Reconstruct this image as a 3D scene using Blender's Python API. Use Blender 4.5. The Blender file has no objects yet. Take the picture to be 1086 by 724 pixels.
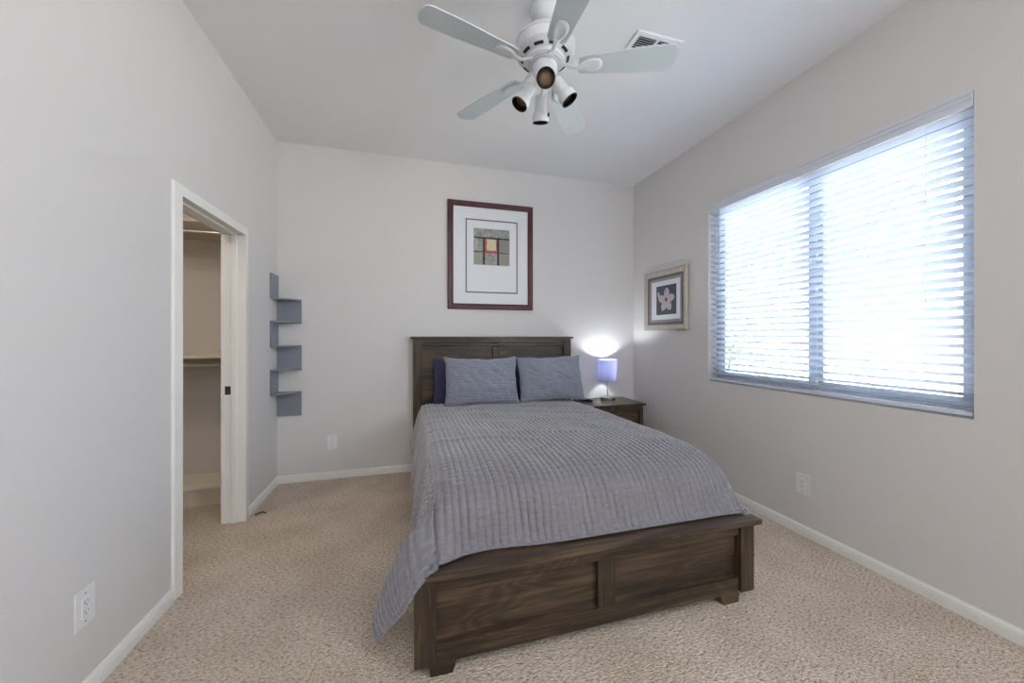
import bpy, bmesh, math, random
from mathutils import Vector, Matrix, noise as mnoise

random.seed(7)
S = bpy.context.scene
COL = S.collection
PI = math.pi

# ------------------------------------------------------------------ camera
CAM_H = 1.308
cam_d = bpy.data.cameras.new('camera')
cam = bpy.data.objects.new('camera', cam_d)
COL.objects.link(cam)
cam_d.sensor_width = 36.0
cam_d.sensor_fit = 'HORIZONTAL'
cam_d.lens = 388.245 / 1086 * 36.0
cam_d.shift_y = -(362 - 356.81) / 1086
cam_d.clip_start = 0.02
cam.location = (0, 0, CAM_H)
cam.rotation_euler = (math.radians(90), 0, -0.274221)
S.camera = cam

# ------------------------------------------------------------------ world
w = bpy.data.worlds.new('sky')
S.world = w
w.use_nodes = True
wn = w.node_tree
bg = wn.nodes['Background']
bg.inputs['Color'].default_value = (0.72, 0.85, 1.0, 1)
bg.inputs['Strength'].default_value = 16.0

# ------------------------------------------------------------------ sun
sun_d = bpy.data.lights.new('sun', 'SUN')
sun_d.energy = 25.0
sun_d.angle = 0.01
sun_d.color = (1.0, 0.98, 0.96)
sun = bpy.data.objects.new('sun', sun_d)
COL.objects.link(sun)
sun.location = (-4, 1, 9)
sun.rotation_euler = (math.radians(12), math.radians(-42), 0)

# added overhead fill behind the camera to brighten the room, no fixture there
hl = bpy.data.lights.new('entry_fill_light', 'AREA')
hl.shape = 'RECTANGLE'
hl.size = 1.4
hl.size_y = 1.0
hl.energy = 46
hl.color = (1.0, 0.97, 0.94)
hall = bpy.data.objects.new('entry_fill_light', hl)
COL.objects.link(hall)
hall.location = (0.2, -0.7, 3.02)
hall.rotation_euler = (math.radians(28), 0, 0)

# added cool fill by the right wall behind the camera, which has no window
side_fill_d = bpy.data.lights.new('side_fill_light', 'AREA')
side_fill_d.shape = 'RECTANGLE'
side_fill_d.size = 1.5
side_fill_d.size_y = 1.1
side_fill_d.energy = 84
side_fill_d.color = (0.83, 0.915, 1.0)
side_fill = bpy.data.objects.new('side_fill_light', side_fill_d)
COL.objects.link(side_fill)
side_fill.location = (2.47, -1.00, 2.15)
side_fill.rotation_euler = Vector((-1.0, 0.36, 0.06)).to_track_quat('-Z', 'Y').to_euler()

# added warm fill under the closet ceiling, without any lamp fitting
cl = bpy.data.lights.new('closet_fill_light', 'AREA')
cl.size = 0.4
cl.energy = 9
cl.color = (1.0, 0.84, 0.66)
clo = bpy.data.objects.new('closet_fill_light', cl)
COL.objects.link(clo)
clo.location = (-1.95, 2.3, 2.98)

S.view_settings.view_transform = 'Standard'
S.view_settings.look = 'None'
S.view_settings.exposure = 0.27
S.view_settings.gamma = 1.0
S.view_settings.use_curve_mapping = False


# ------------------------------------------------------------------ materials
def srgb(r, g, b):
    f = lambda c: (c / 255 / 12.92) if c / 255 <= 0.04045 else ((c / 255 + 0.055) / 1.055) ** 2.4
    return (f(r), f(g), f(b), 1)


def mat(name, col, rough=0.5, metal=0.0, bump=None, spec=0.5, sheen=0.0, var=None):
    """bump = (scale, strength, distance, detail); var = (scale, darker colour)"""
    m = bpy.data.materials.new(name)
    m.use_nodes = True
    n, l = m.node_tree.nodes, m.node_tree.links
    p = n['Principled BSDF']
    p.inputs['Base Color'].default_value = col
    p.inputs['Roughness'].default_value = rough
    p.inputs['Metallic'].default_value = metal
    p.inputs['Specular IOR Level'].default_value = spec
    if sheen:
        p.inputs['Sheen Weight'].default_value = sheen
    tc = n.new('ShaderNodeTexCoord')
    if bump:
        t = n.new('ShaderNodeTexNoise')
        t.inputs['Scale'].default_value = bump[0]
        t.inputs['Detail'].default_value = bump[3] if len(bump) > 3 else 3
        b = n.new('ShaderNodeBump')
        b.inputs['Strength'].default_value = bump[1]
        b.inputs['Distance'].default_value = bump[2]
        l.new(tc.outputs['Object'], t.inputs['Vector'])
        l.new(t.outputs['Fac'], b.inputs['Height'])
        l.new(b.outputs['Normal'], p.inputs['Normal'])
    if var:
        t = n.new('ShaderNodeTexNoise')
        t.inputs['Scale'].default_value = var[0]
        t.inputs['Detail'].default_value = 4
        mx = n.new('ShaderNodeMix')
        mx.data_type = 'RGBA'
        mx.inputs['A'].default_value = col
        mx.inputs['B'].default_value = var[1]
        l.new(tc.outputs['Object'], t.inputs['Vector'])
        l.new(t.outputs['Fac'], mx.inputs['Factor'])
        l.new(mx.outputs['Result'], p.inputs['Base Color'])
    return m


def wood_mat(name, axis, dark, mid, light, rough=0.32, sc=1.0):
    m = bpy.data.materials.new(name)
    m.use_nodes = True
    n, l = m.node_tree.nodes, m.node_tree.links
    p = n['Principled BSDF']
    tc = n.new('ShaderNodeTexCoord')
    # slow figure (cathedral bands)
    mp = n.new('ShaderNodeMapping')
    s = [5.0 * sc] * 3
    s[axis] = 0.9 * sc
    mp.inputs['Scale'].default_value = s
    l.new(tc.outputs['Object'], mp.inputs['Vector'])
    nz = n.new('ShaderNodeTexNoise')
    nz.inputs['Scale'].default_value = 1.6
    nz.inputs['Detail'].default_value = 2.0
    nz.inputs['Distortion'].default_value = 0.6
    l.new(mp.outputs['Vector'], nz.inputs['Vector'])
    mul = n.new('ShaderNodeMath')
    mul.operation = 'MULTIPLY'
    mul.inputs[1].default_value = 10.0
    l.new(nz.outputs['Fac'], mul.inputs[0])
    fr = n.new('ShaderNodeMath')
    fr.operation = 'PINGPONG'
    fr.inputs[1].default_value = 0.5
    l.new(mul.outputs[0], fr.inputs[0])
    # fine grain
    mp2 = n.new('ShaderNodeMapping')
    s = [90.0] * 3
    s[axis] = 3.0
    mp2.inputs['Scale'].default_value = s
    l.new(tc.outputs['Object'], mp2.inputs['Vector'])
    fz = n.new('ShaderNodeTexNoise')
    fz.inputs['Scale'].default_value = 1.0
    fz.inputs['Detail'].default_value = 5.0
    l.new(mp2.outputs['Vector'], fz.inputs['Vector'])
    # broad stain patches
    mp3 = n.new('ShaderNodeMapping')
    s = [7.0] * 3
    s[axis] = 1.5
    mp3.inputs['Scale'].default_value = s
    l.new(tc.outputs['Object'], mp3.inputs['Vector'])
    bz = n.new('ShaderNodeTexNoise')
    bz.inputs['Scale'].default_value = 1.0
    l.new(mp3.outputs['Vector'], bz.inputs['Vector'])
    a1 = n.new('ShaderNodeMath')
    a1.operation = 'MULTIPLY_ADD'
    a1.inputs[1].default_value = 0.26
    l.new(fr.outputs[0], a1.inputs[0])
    a2 = n.new('ShaderNodeMath')
    a2.operation = 'MULTIPLY'
    a2.inputs[1].default_value = 0.55
    l.new(fz.outputs['Fac'], a2.inputs[0])
    l.new(a2.outputs[0], a1.inputs[2])
    a3 = n.new('ShaderNodeMath')
    a3.operation = 'MULTIPLY_ADD'
    a3.inputs[1].default_value = 0.55
    l.new(bz.outputs['Fac'], a3.inputs[0])
    l.new(a1.outputs[0], a3.inputs[2])
    cr = n.new('ShaderNodeValToRGB')
    e = cr.color_ramp.elements
    e[0].position = 0.36
    e[0].color = dark
    e[1].position = 0.86
    e[1].color = light
    k = e.new(0.58)
    k.color = mid
    l.new(a3.outputs[0], cr.inputs['Fac'])
    l.new(cr.outputs['Color'], p.inputs['Base Color'])
    p.inputs['Roughness'].default_value = rough
    b = n.new('ShaderNodeBump')
    b.inputs['Strength'].default_value = 0.25
    b.inputs['Distance'].default_value = 0.002
    l.new(a1.outputs[0], b.inputs['Height'])
    l.new(b.outputs['Normal'], p.inputs['Normal'])
    return m


def carpet_mat():
    m = bpy.data.materials.new('carpet')
    m.use_nodes = True
    n, l = m.node_tree.nodes, m.node_tree.links
    p = n['Principled BSDF']
    p.inputs['Roughness'].default_value = 0.95
    p.inputs['Specular IOR Level'].default_value = 0.1
    tc = n.new('ShaderNodeTexCoord')
    # streaky tufts, slightly longer along one way of the pile
    mp = n.new('ShaderNodeMapping')
    mp.inputs['Rotation'].default_value = (0, 0, math.radians(-38))
    mp.inputs['Scale'].default_value = (1.0, 1.7, 1.0)
    l.new(tc.outputs['Object'], mp.inputs['Vector'])
    v = n.new('ShaderNodeTexVoronoi')
    v.inputs['Scale'].default_value = 95
    v.inputs['Randomness'].default_value = 1.0
    l.new(mp.outputs['Vector'], v.inputs['Vector'])
    t = n.new('ShaderNodeTexNoise')
    t.inputs['Scale'].default_value = 60
    t.inputs['Detail'].default_value = 5
    t.inputs['Roughness'].default_value = 0.7
    l.new(mp.outputs['Vector'], t.inputs['Vector'])
    big = n.new('ShaderNodeTexNoise')
    big.inputs['Scale'].default_value = 3.0
    big.inputs['Detail'].default_value = 3
    l.new(tc.outputs['Object'], big.inputs['Vector'])
    cr = n.new('ShaderNodeValToRGB')
    e = cr.color_ramp.elements
    e[0].position = 0.34
    e[0].color = CARPET_D
    e[1].position = 0.62
    e[1].color = CARPET_L
    k = e.new(0.46)
    k.color = CARPET_M
    l.new(t.outputs['Fac'], cr.inputs['Fac'])
    mx = n.new('ShaderNodeMix')
    mx.data_type = 'RGBA'
    mx.blend_type = 'MULTIPLY'
    mx.inputs['Factor'].default_value = 1.0
    cr2 = n.new('ShaderNodeValToRGB')
    e = cr2.color_ramp.elements
    e[0].position = 0.35
    e[0].color = (0.86, 0.84, 0.82, 1)
    e[1].position = 0.65
    e[1].color = (1, 1, 1, 1)
    l.new(big.outputs['Fac'], cr2.inputs['Fac'])
    l.new(cr.outputs['Color'], mx.inputs['A'])
    l.new(cr2.outputs['Color'], mx.inputs['B'])
    l.new(mx.outputs['Result'], p.inputs['Base Color'])
    ad = n.new('ShaderNodeMath')
    ad.operation = 'SUBTRACT'
    l.new(t.outputs['Fac'], ad.inputs[0])
    l.new(v.outputs['Distance'], ad.inputs[1])
    b = n.new('ShaderNodeBump')
    b.inputs['Strength'].default_value = 0.9
    b.inputs['Distance'].default_value = 0.009
    l.new(ad.outputs[0], b.inputs['Height'])
    l.new(b.outputs['Normal'], p.inputs['Normal'])
    return m


def quilt_mat(name, c1, c2):
    m = bpy.data.materials.new(name)
    m.use_nodes = True
    n, l = m.node_tree.nodes, m.node_tree.links
    p = n['Principled BSDF']
    p.inputs['Roughness'].default_value = 0.6
    p.inputs['Sheen Weight'].default_value = 0.8
    p.inputs['Sheen Roughness'].default_value = 0.4
    uv = n.new('ShaderNodeTexCoord')
    mp = n.new('ShaderNodeMapping')
    mp.inputs['Scale'].default_value = (1.0, 2.2, 1.0)
    l.new(uv.outputs['UV'], mp.inputs['Vector'])
    t = n.new('ShaderNodeTexNoise')
    t.inputs['Scale'].default_value = 34
    t.inputs['Detail'].default_value = 5
    l.new(mp.outputs['Vector'], t.inputs['Vector'])
    mx = n.new('ShaderNodeMix')
    mx.data_type = 'RGBA'
    mx.inputs['A'].default_value = c1
    mx.inputs['B'].default_value = c2
    l.new(t.outputs['Fac'], mx.inputs['Factor'])
    l.new(mx.outputs['Result'], p.inputs['Base Color'])
    b = n.new('ShaderNodeBump')
    b.inputs['Strength'].default_value = 0.7
    b.inputs['Distance'].default_value = 0.006
    l.new(t.outputs['Fac'], b.inputs['Height'])
    l.new(b.outputs['Normal'], p.inputs['Normal'])
    return m


CARPET_D = srgb(150, 128, 106)
CARPET_M = srgb(216, 199, 180)
CARPET_L = srgb(240, 228, 214)
M = {}
M['wall'] = mat('wall_paint', srgb(218, 215, 213), 0.85, bump=(170, 0.22, 0.003, 2))
M['ceil'] = mat('ceiling_paint', srgb(236, 235, 236), 0.9, bump=(130, 0.3, 0.004, 2))
M['closet'] = mat('closet_paint', srgb(206, 198, 186), 0.85, bump=(170, 0.2, 0.003, 2))
M['trim'] = mat('trim_paint', srgb(236, 234, 230), 0.4, bump=(40, 0.03, 0.001))
M['shelfwhite'] = mat('white_shelf_paint', srgb(228, 222, 208), 0.5, bump=(40, 0.03, 0.001))
M['carpet'] = carpet_mat()
M['plastic'] = mat('white_plastic', srgb(232, 232, 234), 0.3, bump=(30, 0.02, 0.0005))
M['slot'] = mat('outlet_slot', srgb(35, 33, 32), 0.6, bump=(30, 0.02, 0.0005))
M['nickel'] = mat('brushed_nickel', srgb(206, 205, 202), 0.34, 0.8, bump=(220, 0.05, 0.0005))
M['bronze'] = mat('aged_bronze', srgb(96, 84, 70), 0.45, 0.8, bump=(90, 0.1, 0.0008))
M['blackmetal'] = mat('black_metal', srgb(22, 21, 21), 0.4, 0.6, bump=(60, 0.05, 0.0005))
WD, WM, WL = srgb(30, 23, 18), srgb(55, 44, 35), srgb(102, 83, 62)
M['woodx'] = wood_mat('dark_wood_grain_across', 0, WD, WM, WL)
M['woodz'] = wood_mat('dark_wood_grain_upright', 2, WD, WM, WL)
M['woody'] = wood_mat('dark_wood_grain_deep', 1, WD, WM, WL)
M['quilt'] = quilt_mat('grey_quilt_cloth', srgb(98, 95, 100), srgb(136, 134, 141))
M['sham'] = quilt_mat('slate_sham_cloth', srgb(118, 121, 134), srgb(145, 149, 162))
M['navy'] = mat('navy_pillow_cloth', srgb(58, 58, 92), 0.85, bump=(60, 0.2, 0.002), sheen=0.2)
M['mattress'] = mat('mattress_ticking', srgb(205, 202, 198), 0.9, bump=(60, 0.2, 0.002))
M['shelfgrey'] = mat('slate_grey_laminate', srgb(136, 140, 149), 0.4, bump=(50, 0.04, 0.0008), var=(9, srgb(126, 130, 139)))
M['fan'] = mat('fan_white_enamel', srgb(214, 216, 220), 0.32, bump=(60, 0.02, 0.0005))
M['blade'] = mat('fan_blade_white', srgb(196, 204, 208), 0.42, bump=(60, 0.04, 0.0005))
M['slat'] = mat('blind_slat_white', srgb(216, 220, 230), 0.4, bump=(60, 0.03, 0.0005))
M['vinyl'] = mat('window_vinyl', srgb(170, 178, 188), 0.4, bump=(60, 0.03, 0.0005))
M['cord'] = mat('blind_cord', srgb(205, 208, 215), 0.8, bump=(300, 0.1, 0.0005))
M['mahogany'] = wood_mat('mahogany_frame', 2, srgb(48, 12, 16), srgb(70, 20, 26), srgb(88, 32, 36), 0.42)
M['mahoganyx'] = wood_mat('mahogany_frame_across', 0, srgb(48, 12, 16), srgb(70, 20, 26), srgb(88, 32, 36), 0.42)
M['mat'] = mat('picture_mat', srgb(226, 228, 232), 0.9, bump=(200, 0.05, 0.0005))
M['matline'] = mat('mat_reveal', srgb(96, 98, 96), 0.8, bump=(200, 0.05, 0.0005))
M['champagne'] = mat('champagne_frame', srgb(206, 202, 190), 0.38, 0.4, bump=(110, 0.15, 0.001), var=(26, srgb(168, 163, 150)))
M['taupe'] = mat('taupe_frame_liner', srgb(104, 96, 104), 0.6, bump=(100, 0.1, 0.0005))
M['taupe2'] = mat('pale_taupe_frame_liner', srgb(150, 142, 140), 0.6, bump=(100, 0.1, 0.0005))
M['bulbglass'] = mat('spot_bulb_lens', srgb(132, 112, 90), 0.25, 0.3, bump=(120, 0.2, 0.001))
M['phone'] = mat('black_gloss_plastic', srgb(18, 18, 20), 0.2, bump=(20, 0.02, 0.0005))
M['debris'] = mat('dark_thread', srgb(50, 36, 26), 0.9, bump=(200, 0.1, 0.0005))
M['block'] = mat('block_wall_cream', srgb(214, 198, 178), 0.95, bump=(30, 0.4, 0.01))
M['stucco'] = mat('stucco_pale', srgb(196, 200, 210), 0.95, bump=(40, 0.3, 0.01))
M['rooftile'] = mat('roof_tile', srgb(186, 186, 196), 0.9, bump=(14, 0.6, 0.03))
M['fascia'] = mat('fascia_grey', srgb(110, 112, 120), 0.7, bump=(14, 0.1, 0.003))
M['gravel'] = mat('gravel', srgb(205, 200, 194), 1.0, bump=(60, 0.8, 0.02), var=(40, srgb(170, 164, 156)))
M['leaf'] = mat('leaf_green', srgb(96, 120, 70), 0.6, bump=(20, 0.2, 0.003), var=(6, srgb(60, 86, 44)))
M['bark'] = mat('bark', srgb(88, 72, 58), 0.9, bump=(30, 0.5, 0.01))

# translucent shade
sh = bpy.data.materials.new('lavender_lampshade')
sh.use_nodes = True
n_, l_ = sh.node_tree.nodes, sh.node_tree.links
p_ = n_['Principled BSDF']
p_.inputs['Base Color'].default_value = srgb(160, 162, 192)
p_.inputs['Roughness'].default_value = 0.8
tr = n_.new('ShaderNodeBsdfTranslucent')
tz = n_.new('ShaderNodeTexNoise')
tz.inputs['Scale'].default_value = 160
tcz = n_.new('ShaderNodeTexCoord')
l_.new(tcz.outputs['Object'], tz.inputs['Vector'])
cz = n_.new('ShaderNodeValToRGB')
cz.color_ramp.elements[0].color = srgb(182, 184, 208)
cz.color_ramp.elements[1].color = srgb(204, 206, 228)
l_.new(tz.outputs['Fac'], cz.inputs['Fac'])
l_.new(cz.outputs['Color'], tr.inputs['Color'])
ms = n_.new('ShaderNodeMixShader')
ms.inputs['Fac'].default_value = 0.5
l_.new(p_.outputs[0], ms.inputs[1])
l_.new(tr.outputs[0], ms.inputs[2])
l_.new(ms.outputs[0], n_['Material Output'].inputs['Surface'])
M['shade'] = sh

# glass
gl = bpy.data.materials.new('window_glass')
gl.use_nodes = True
n_, l_ = gl.node_tree.nodes, gl.node_tree.links
n_.remove(n_['Principled BSDF'])
ta = n_.new('ShaderNodeBsdfTransparent')
ta.inputs['Color'].default_value = (0.93, 0.96, 0.97, 1)
gg = n_.new('ShaderNodeBsdfGlossy')
gg.inputs['Roughness'].default_value = 0.02
ms = n_.new('ShaderNodeMixShader')
fz_ = n_.new('ShaderNodeFresnel')
fz_.inputs['IOR'].default_value = 1.3
l_.new(fz_.outputs[0], ms.inputs['Fac'])
l_.new(ta.outputs[0], ms.inputs[1])
l_.new(gg.outputs[0], ms.inputs[2])
l_.new(ms.outputs[0], n_['Material Output'].inputs['Surface'])
M['glass'] = gl
# clear picture glass
M['picglass'] = gl


def emis(name, col, strength):
    m = bpy.data.materials.new(name)
    m.use_nodes = True
    p = m.node_tree.nodes['Principled BSDF']
    p.inputs['Base Color'].default_value = col
    p.inputs['Emission Color'].default_value = col
    p.inputs['Emission Strength'].default_value = strength
    return m


M['bulb'] = emis('lit_bulb', (0.9, 0.93, 1.0, 1), 12)


# ------------------------------------------------------------------ mesh helpers
def box(bm, x0, x1, y0, y1, z0, z1, bev=0.0, seg=2):
    r = bmesh.ops.create_cube(bm, size=1.0)
    for v in r['verts']:
        v.co = Vector(((x0 + x1) / 2 + v.co.x * (x1 - x0),
                       (y0 + y1) / 2 + v.co.y * (y1 - y0),
                       (z0 + z1) / 2 + v.co.z * (z1 - z0)))
    if bev > 0:
        es = list({e for v in r['verts'] for e in v.link_edges})
        bmesh.ops.bevel(bm, geom=es, offset=bev, segments=seg, affect='EDGES', profile=0.7)
    return bm


def nb():
    return bmesh.new()


def lathe(bm, prof, mtx=None, seg=40, caps=False):
    """prof: list of (r, z)"""
    rings = []
    for r, z in prof:
        ring = []
        for i in range(seg):
            a = 2 * PI * i / seg
            co = Vector((r * math.cos(a), r * math.sin(a), z))
            if mtx:
                co = mtx @ co
            ring.append(bm.verts.new(co))
        rings.append(ring)
    for a, b in zip(rings, rings[1:]):
        for i in range(seg):
            bm.faces.new((a[i], a[(i + 1) % seg], b[(i + 1) % seg], b[i]))
    if caps:
        bm.faces.new(rings[0][::-1])
        bm.faces.new(rings[-1])
    return bm


def tube(bm, pts, r, seg=10, caps=True):
    pts = [Vector(p) for p in pts]
    rings = []
    for i, p in enumerate(pts):
        d = (pts[min(i + 1, len(pts) - 1)] - pts[max(i - 1, 0)]).normalized()
        up = Vector((0, 0, 1)) if abs(d.z) < 0.9 else Vector((1, 0, 0))
        a = d.cross(up).normalized()
        b = d.cross(a)
        rr = r[i] if isinstance(r, (list, tuple)) else r
        rings.append([bm.verts.new(p + a * rr * math.cos(2 * PI * k / seg) + b * rr * math.sin(2 * PI * k / seg)) for k in range(seg)])
    for u, v in zip(rings, rings[1:]):
        for i in range(seg):
            bm.faces.new((u[i], u[(i + 1) % seg], v[(i + 1) % seg], v[i]))
    if caps:
        bm.faces.new(rings[0][::-1])
        bm.faces.new(rings[-1])
    return bm


def prism(bm, poly, fn, d0, d1):
    """poly: 2-D outline; fn(a, b, d) -> Vector"""
    A = [bm.verts.new(fn(a, b, d0)) for a, b in poly]
    B = [bm.verts.new(fn(a, b, d1)) for a, b in poly]
    bm.faces.new(A[::-1])
    bm.faces.new(B)
    k = len(poly)
    for i in range(k):
        bm.faces.new((A[i], A[(i + 1) % k], B[(i + 1) % k], B[i]))
    return bm


def obj(name, bm, m, parent=None, smooth=False, org=None, label=None):
    bmesh.ops.recalc_face_normals(bm, faces=bm.faces)
    o_ = Vector(parent.matrix_basis.translation) if parent else Vector(org or (0, 0, 0))
    if parent and parent.parent:
        o_ = o_ + Vector(parent.parent.matrix_basis.translation)
    for v in bm.verts:
        v.co -= o_
    me = bpy.data.meshes.new(name)
    bm.to_mesh(me)
    bm.free()
    me.materials.append(m)
    if smooth:
        for f in me.polygons:
            f.use_smooth = True
        try:
            me.set_sharp_from_angle(angle=math.radians(smooth if smooth is not True else 40))
        except Exception:
            pass
    o = bpy.data.objects.new(name, me)
    COL.objects.link(o)
    if parent:
        o.parent = parent
    else:
        o.location = o_
    if label:
        o['label'] = label
    return o


def thing(name, label, cat, loc=(0, 0, 0), group=None):
    o = bpy.data.objects.new(name, None)
    COL.objects.link(o)
    o.empty_display_size = 0.1
    o.location = loc
    o['label'] = label
    o['category'] = cat
    if group:
        o['group'] = group
    return o


def tag(o, label, cat, group=None):
    o['label'] = label
    o['category'] = cat
    if group:
        o['group'] = group
    return o


def struct(name, bm, m, label, smooth=False):
    o = obj(name, bm, m, None, smooth)
    o['kind'] = 'structure'
    o['label'] = label
    o['category'] = name.split('_')[0]
    return o


# ------------------------------------------------------------------ room shell
XL, XR, YB, H = -1.130, 2.505, 3.702, 3.048
YF = -2.3                      # end of the hall behind the camera
XC = -2.75                     # closet far side
b = nb()
box(b, XC - 0.12, XR + 0.15, YF - 0.12, YB + 0.12, -0.12, 0.0)
struct('floor', b, M['carpet'], 'beige loop pile carpet over the whole room')
b = nb()
box(b, XC - 0.12, XR + 0.15, YF - 0.12, YB + 0.12, H, H + 0.15)
struct('ceiling', b, M['ceil'], 'plain white textured ceiling')
b = nb()
box(b, XC - 0.12, XR + 0.15, YB, YB + 0.12, 0, H)
struct('wall_back', b, M['wall'], 'off-white wall behind the bed headboard')
# right wall with the window hole
WY0, WY1, WZ0, WZ1 = 1.047, 2.600, 0.925, 2.445
b = nb()
TX = 0.15
box(b, XR, XR + TX, YF, WY0, 0, H)
box(b, XR, XR + TX, WY1, YB, 0, H)
box(b, XR, XR + TX, WY0, WY1, 0, WZ0)
box(b, XR, XR + TX, WY0, WY1, WZ1, H)
struct('wall_right', b, M['wall'], 'off-white wall with the big window')
# left wall with the closet doorway
DY0, DY1, DZ = 2.252, 3.012, 2.030
LX = 0.115
b = nb()
box(b, XL - LX, XL, YF, DY0 - 0.02, 0, H)
box(b, XL - LX, XL, DY1 + 0.02, YB, 0, H)
box(b, XL - LX, XL, DY0 - 0.02, DY1 + 0.02, DZ + 0.02, H)
struct('wall_left', b, M['wall'], 'off-white wall with the closet doorway')
b = nb()
box(b, XC - 0.12, XR + 0.15, YF - 0.12, YF, 0, H)
struct('wall_front', b, M['wall'], 'off-white wall behind the camera')
b = nb()
box(b, XC - 0.12, XC, YF, YB, 0, H)
struct('wall_closet', b, M['closet'], 'far side wall of the closet')
b = nb()
box(b, XC, XL - LX, 1.0, 1.1, 0, H)
struct('wall_partition', b, M['closet'], 'near end wall of the closet')


# baseboards: profile (distance out of the wall, height)
BP = [(0, 0), (0.014, 0), (0.014, 0.031), (0.0105, 0.033), (0.0105, 0.036), (0.0140, 0.038), (0.0132, 0.043), (0.0100, 0.045), (0.0100, 0.047), (0.0120, 0.049), (0.0105, 0.056), (0.0060, 0.061), (0.0055, 0.065), (0.0, 0.066)]


def baseboard(name, fn, d0, d1, label):
    b = nb()
    prism(b, BP, fn, d0, d1)
    struct(name, b, M['trim'], label)


baseboard('baseboard_right', lambda a, z, d: Vector((XR - a, d, z)), YF, YB, 'white moulded baseboard under the window')
baseboard('baseboard_back', lambda a, z, d: Vector((d, YB - a, z)), XL, XR, 'white moulded baseboard behind the bed')
baseboard('baseboard_left_far', lambda a, z, d: Vector((XL + a, d, z)), DY1 + 0.068, YB, 'white moulded baseboard below the corner shelf')
baseboard('baseboard_left', lambda a, z, d: Vector((XL + a, d, z)), YF, DY0 - 0.066, 'white moulded baseboard at lower left')

# ------------------------------------------------------------------ closet door frame
df = thing('door_1', 'white cased doorway into the closet', 'doorway', (XL - LX / 2, (DY0 + DY1) / 2, 0))
df['kind'] = 'structure'
CP = [(0, 0), (0, 0.018), (0.010, 0.019), (0.018, 0.0155), (0.045, 0.013), (0.056, 0.012), (0.062, 0.006), (0.062, 0)]   # (across, out) from the inner edge
for side in (1, -1):
    b = nb()
    x0 = XL if side == 1 else XL - LX
    rows = []
    for a, o in CP:
        a -= 0.004
        rows.append([b.verts.new((x0 + side * o, yy, zz)) for yy, zz in
                     ((DY0 - a, 0), (DY0 - a, DZ + a), (DY1 + a, DZ + a), (DY1 + a, 0))])
    for r1, r2 in zip(rows, rows[1:] + rows[:1]):
        for i in range(3):
            b.faces.new((r1[i], r1[i + 1], r2[i + 1], r2[i]))
    b.faces.new([r[0] for r in rows])
    b.faces.new([r[3] for r in rows])
    obj('casing', b, M['trim'], df, smooth=30)
b = nb()
box(b, XL - LX, XL, DY0 - 0.02, DY0, 0, DZ + 0.02)
box(b, XL - LX, XL, DY1, DY1 + 0.02, 0, DZ + 0.02)
box(b, XL - LX, XL, DY0, DY1, DZ, DZ + 0.02)
obj('jamb', b, M['trim'], df)
b = nb()
box(b, XL - 0.072, XL - 0.036, DY0, DY0 + 0.011, 0, DZ, 0.002)
box(b, XL - 0.072, XL - 0.036, DY1 - 0.011, DY1, 0, DZ, 0.002)
box(b, XL - 0.072, XL - 0.036, DY0 + 0.011, DY1 - 0.011, DZ - 0.011, DZ, 0.002)
obj('door_stop', b, M['trim'], df)
b = nb()
box(b, XL - 0.110, XL - 0.076, DY1 - 0.002, DY1 + 0.001, 0.90, 0.96, 0.0008)
box(b, XL - 0.102, XL - 0.085, DY1 - 0.0028, DY1, 0.915, 0.945)
obj('strike_plate', b, M['bronze'], df, label='bronze strike plate')

# closet door swung open into the closet
dd = thing('door_2', 'white closet door folded open inside the closet', 'door', (XL - LX - 0.40, DY0 - 0.035, 0))
dd['kind'] = 'structure'
b = nb()
box(b, XL - LX - 0.755, XL - LX - 0.005, DY0 - 0.055, DY0 - 0.020, 0.012, DZ - 0.005, 0.002)
for z0, z1 in ((0.2, 0.95), (1.05, 1.9)):
    for x0 in (XL - LX - 0.66, XL - LX - 0.34):
        box(b, x0, x0 + 0.24, DY0 - 0.019, DY0 - 0.014, z0, z1, 0.003)
obj('door_leaf', b, M['trim'], dd)
b = nb()
lathe(b, [(0.0, 0.06), (0.02, 0.058), (0.028, 0.045), (0.022, 0.03), (0.012, 0.025), (0.012, 0.006), (0.03, 0.005), (0.03, 0)],
      Matrix.Translation((XL - LX - 0.69, DY0 - 0.020, 0.93)) @ Matrix.Rotation(-PI / 2, 4, 'X'))
obj('door_knob', b, M['bronze'], dd, smooth=True)

# closet shelves
XS0, XS1 = XC + 0.002, XL - LX - 0.002
CY = YB - 0.002


def closet_shelf(z, label, group=None):
    t = thing('closet_shelf', label, 'shelf', ((XS0 + XS1) / 2, YB - 0.17, z - 0.09), 'closet wall shelves')
    b = nb()
    box(b, XS0, XS1, YB - 0.325, CY, z - 0.020, z, 0.002)
    obj('shelf_board', b, M['shelfwhite'], t)
    b = nb()
    box(b, XS0, XS1, YB - 0.020, CY, z - 0.09, z - 0.021, 0.002)
    obj('cleat', b, M['closet'], t)
    return t


closet_shelf(1.160, 'white closet shelf at eye level, halfway up the closet wall')
closet_shelf(2.215, 'white closet shelf high up, near the top of the doorway')


def closet_rod(z, label):
    t = thing('closet_rod', label, 'rod', ((XS0 + XS1) / 2, YB - 0.28, z), 'closet hanging rods')
    b = nb()
    tube(b, [(XS0 + 0.006, YB - 0.28, z), (XS1 - 0.006, YB - 0.28, z)], 0.0125, 16)
    obj('pole', b, M['nickel'], t, smooth=True)
    for x, s in ((XS0, 1), (XS1, -1)):
        b = nb()
        lathe(b, [(0, 0), (0.03, 0), (0.03, 0.006), (0.017, 0.008), (0.017, 0.02), (0, 0.02)],
              Matrix.Translation((x, YB - 0.28, z)) @ Matrix.Rotation(s * PI / 2, 4, 'Y'), 20)
        obj('flange', b, M['nickel'], t, smooth=30)


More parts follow.
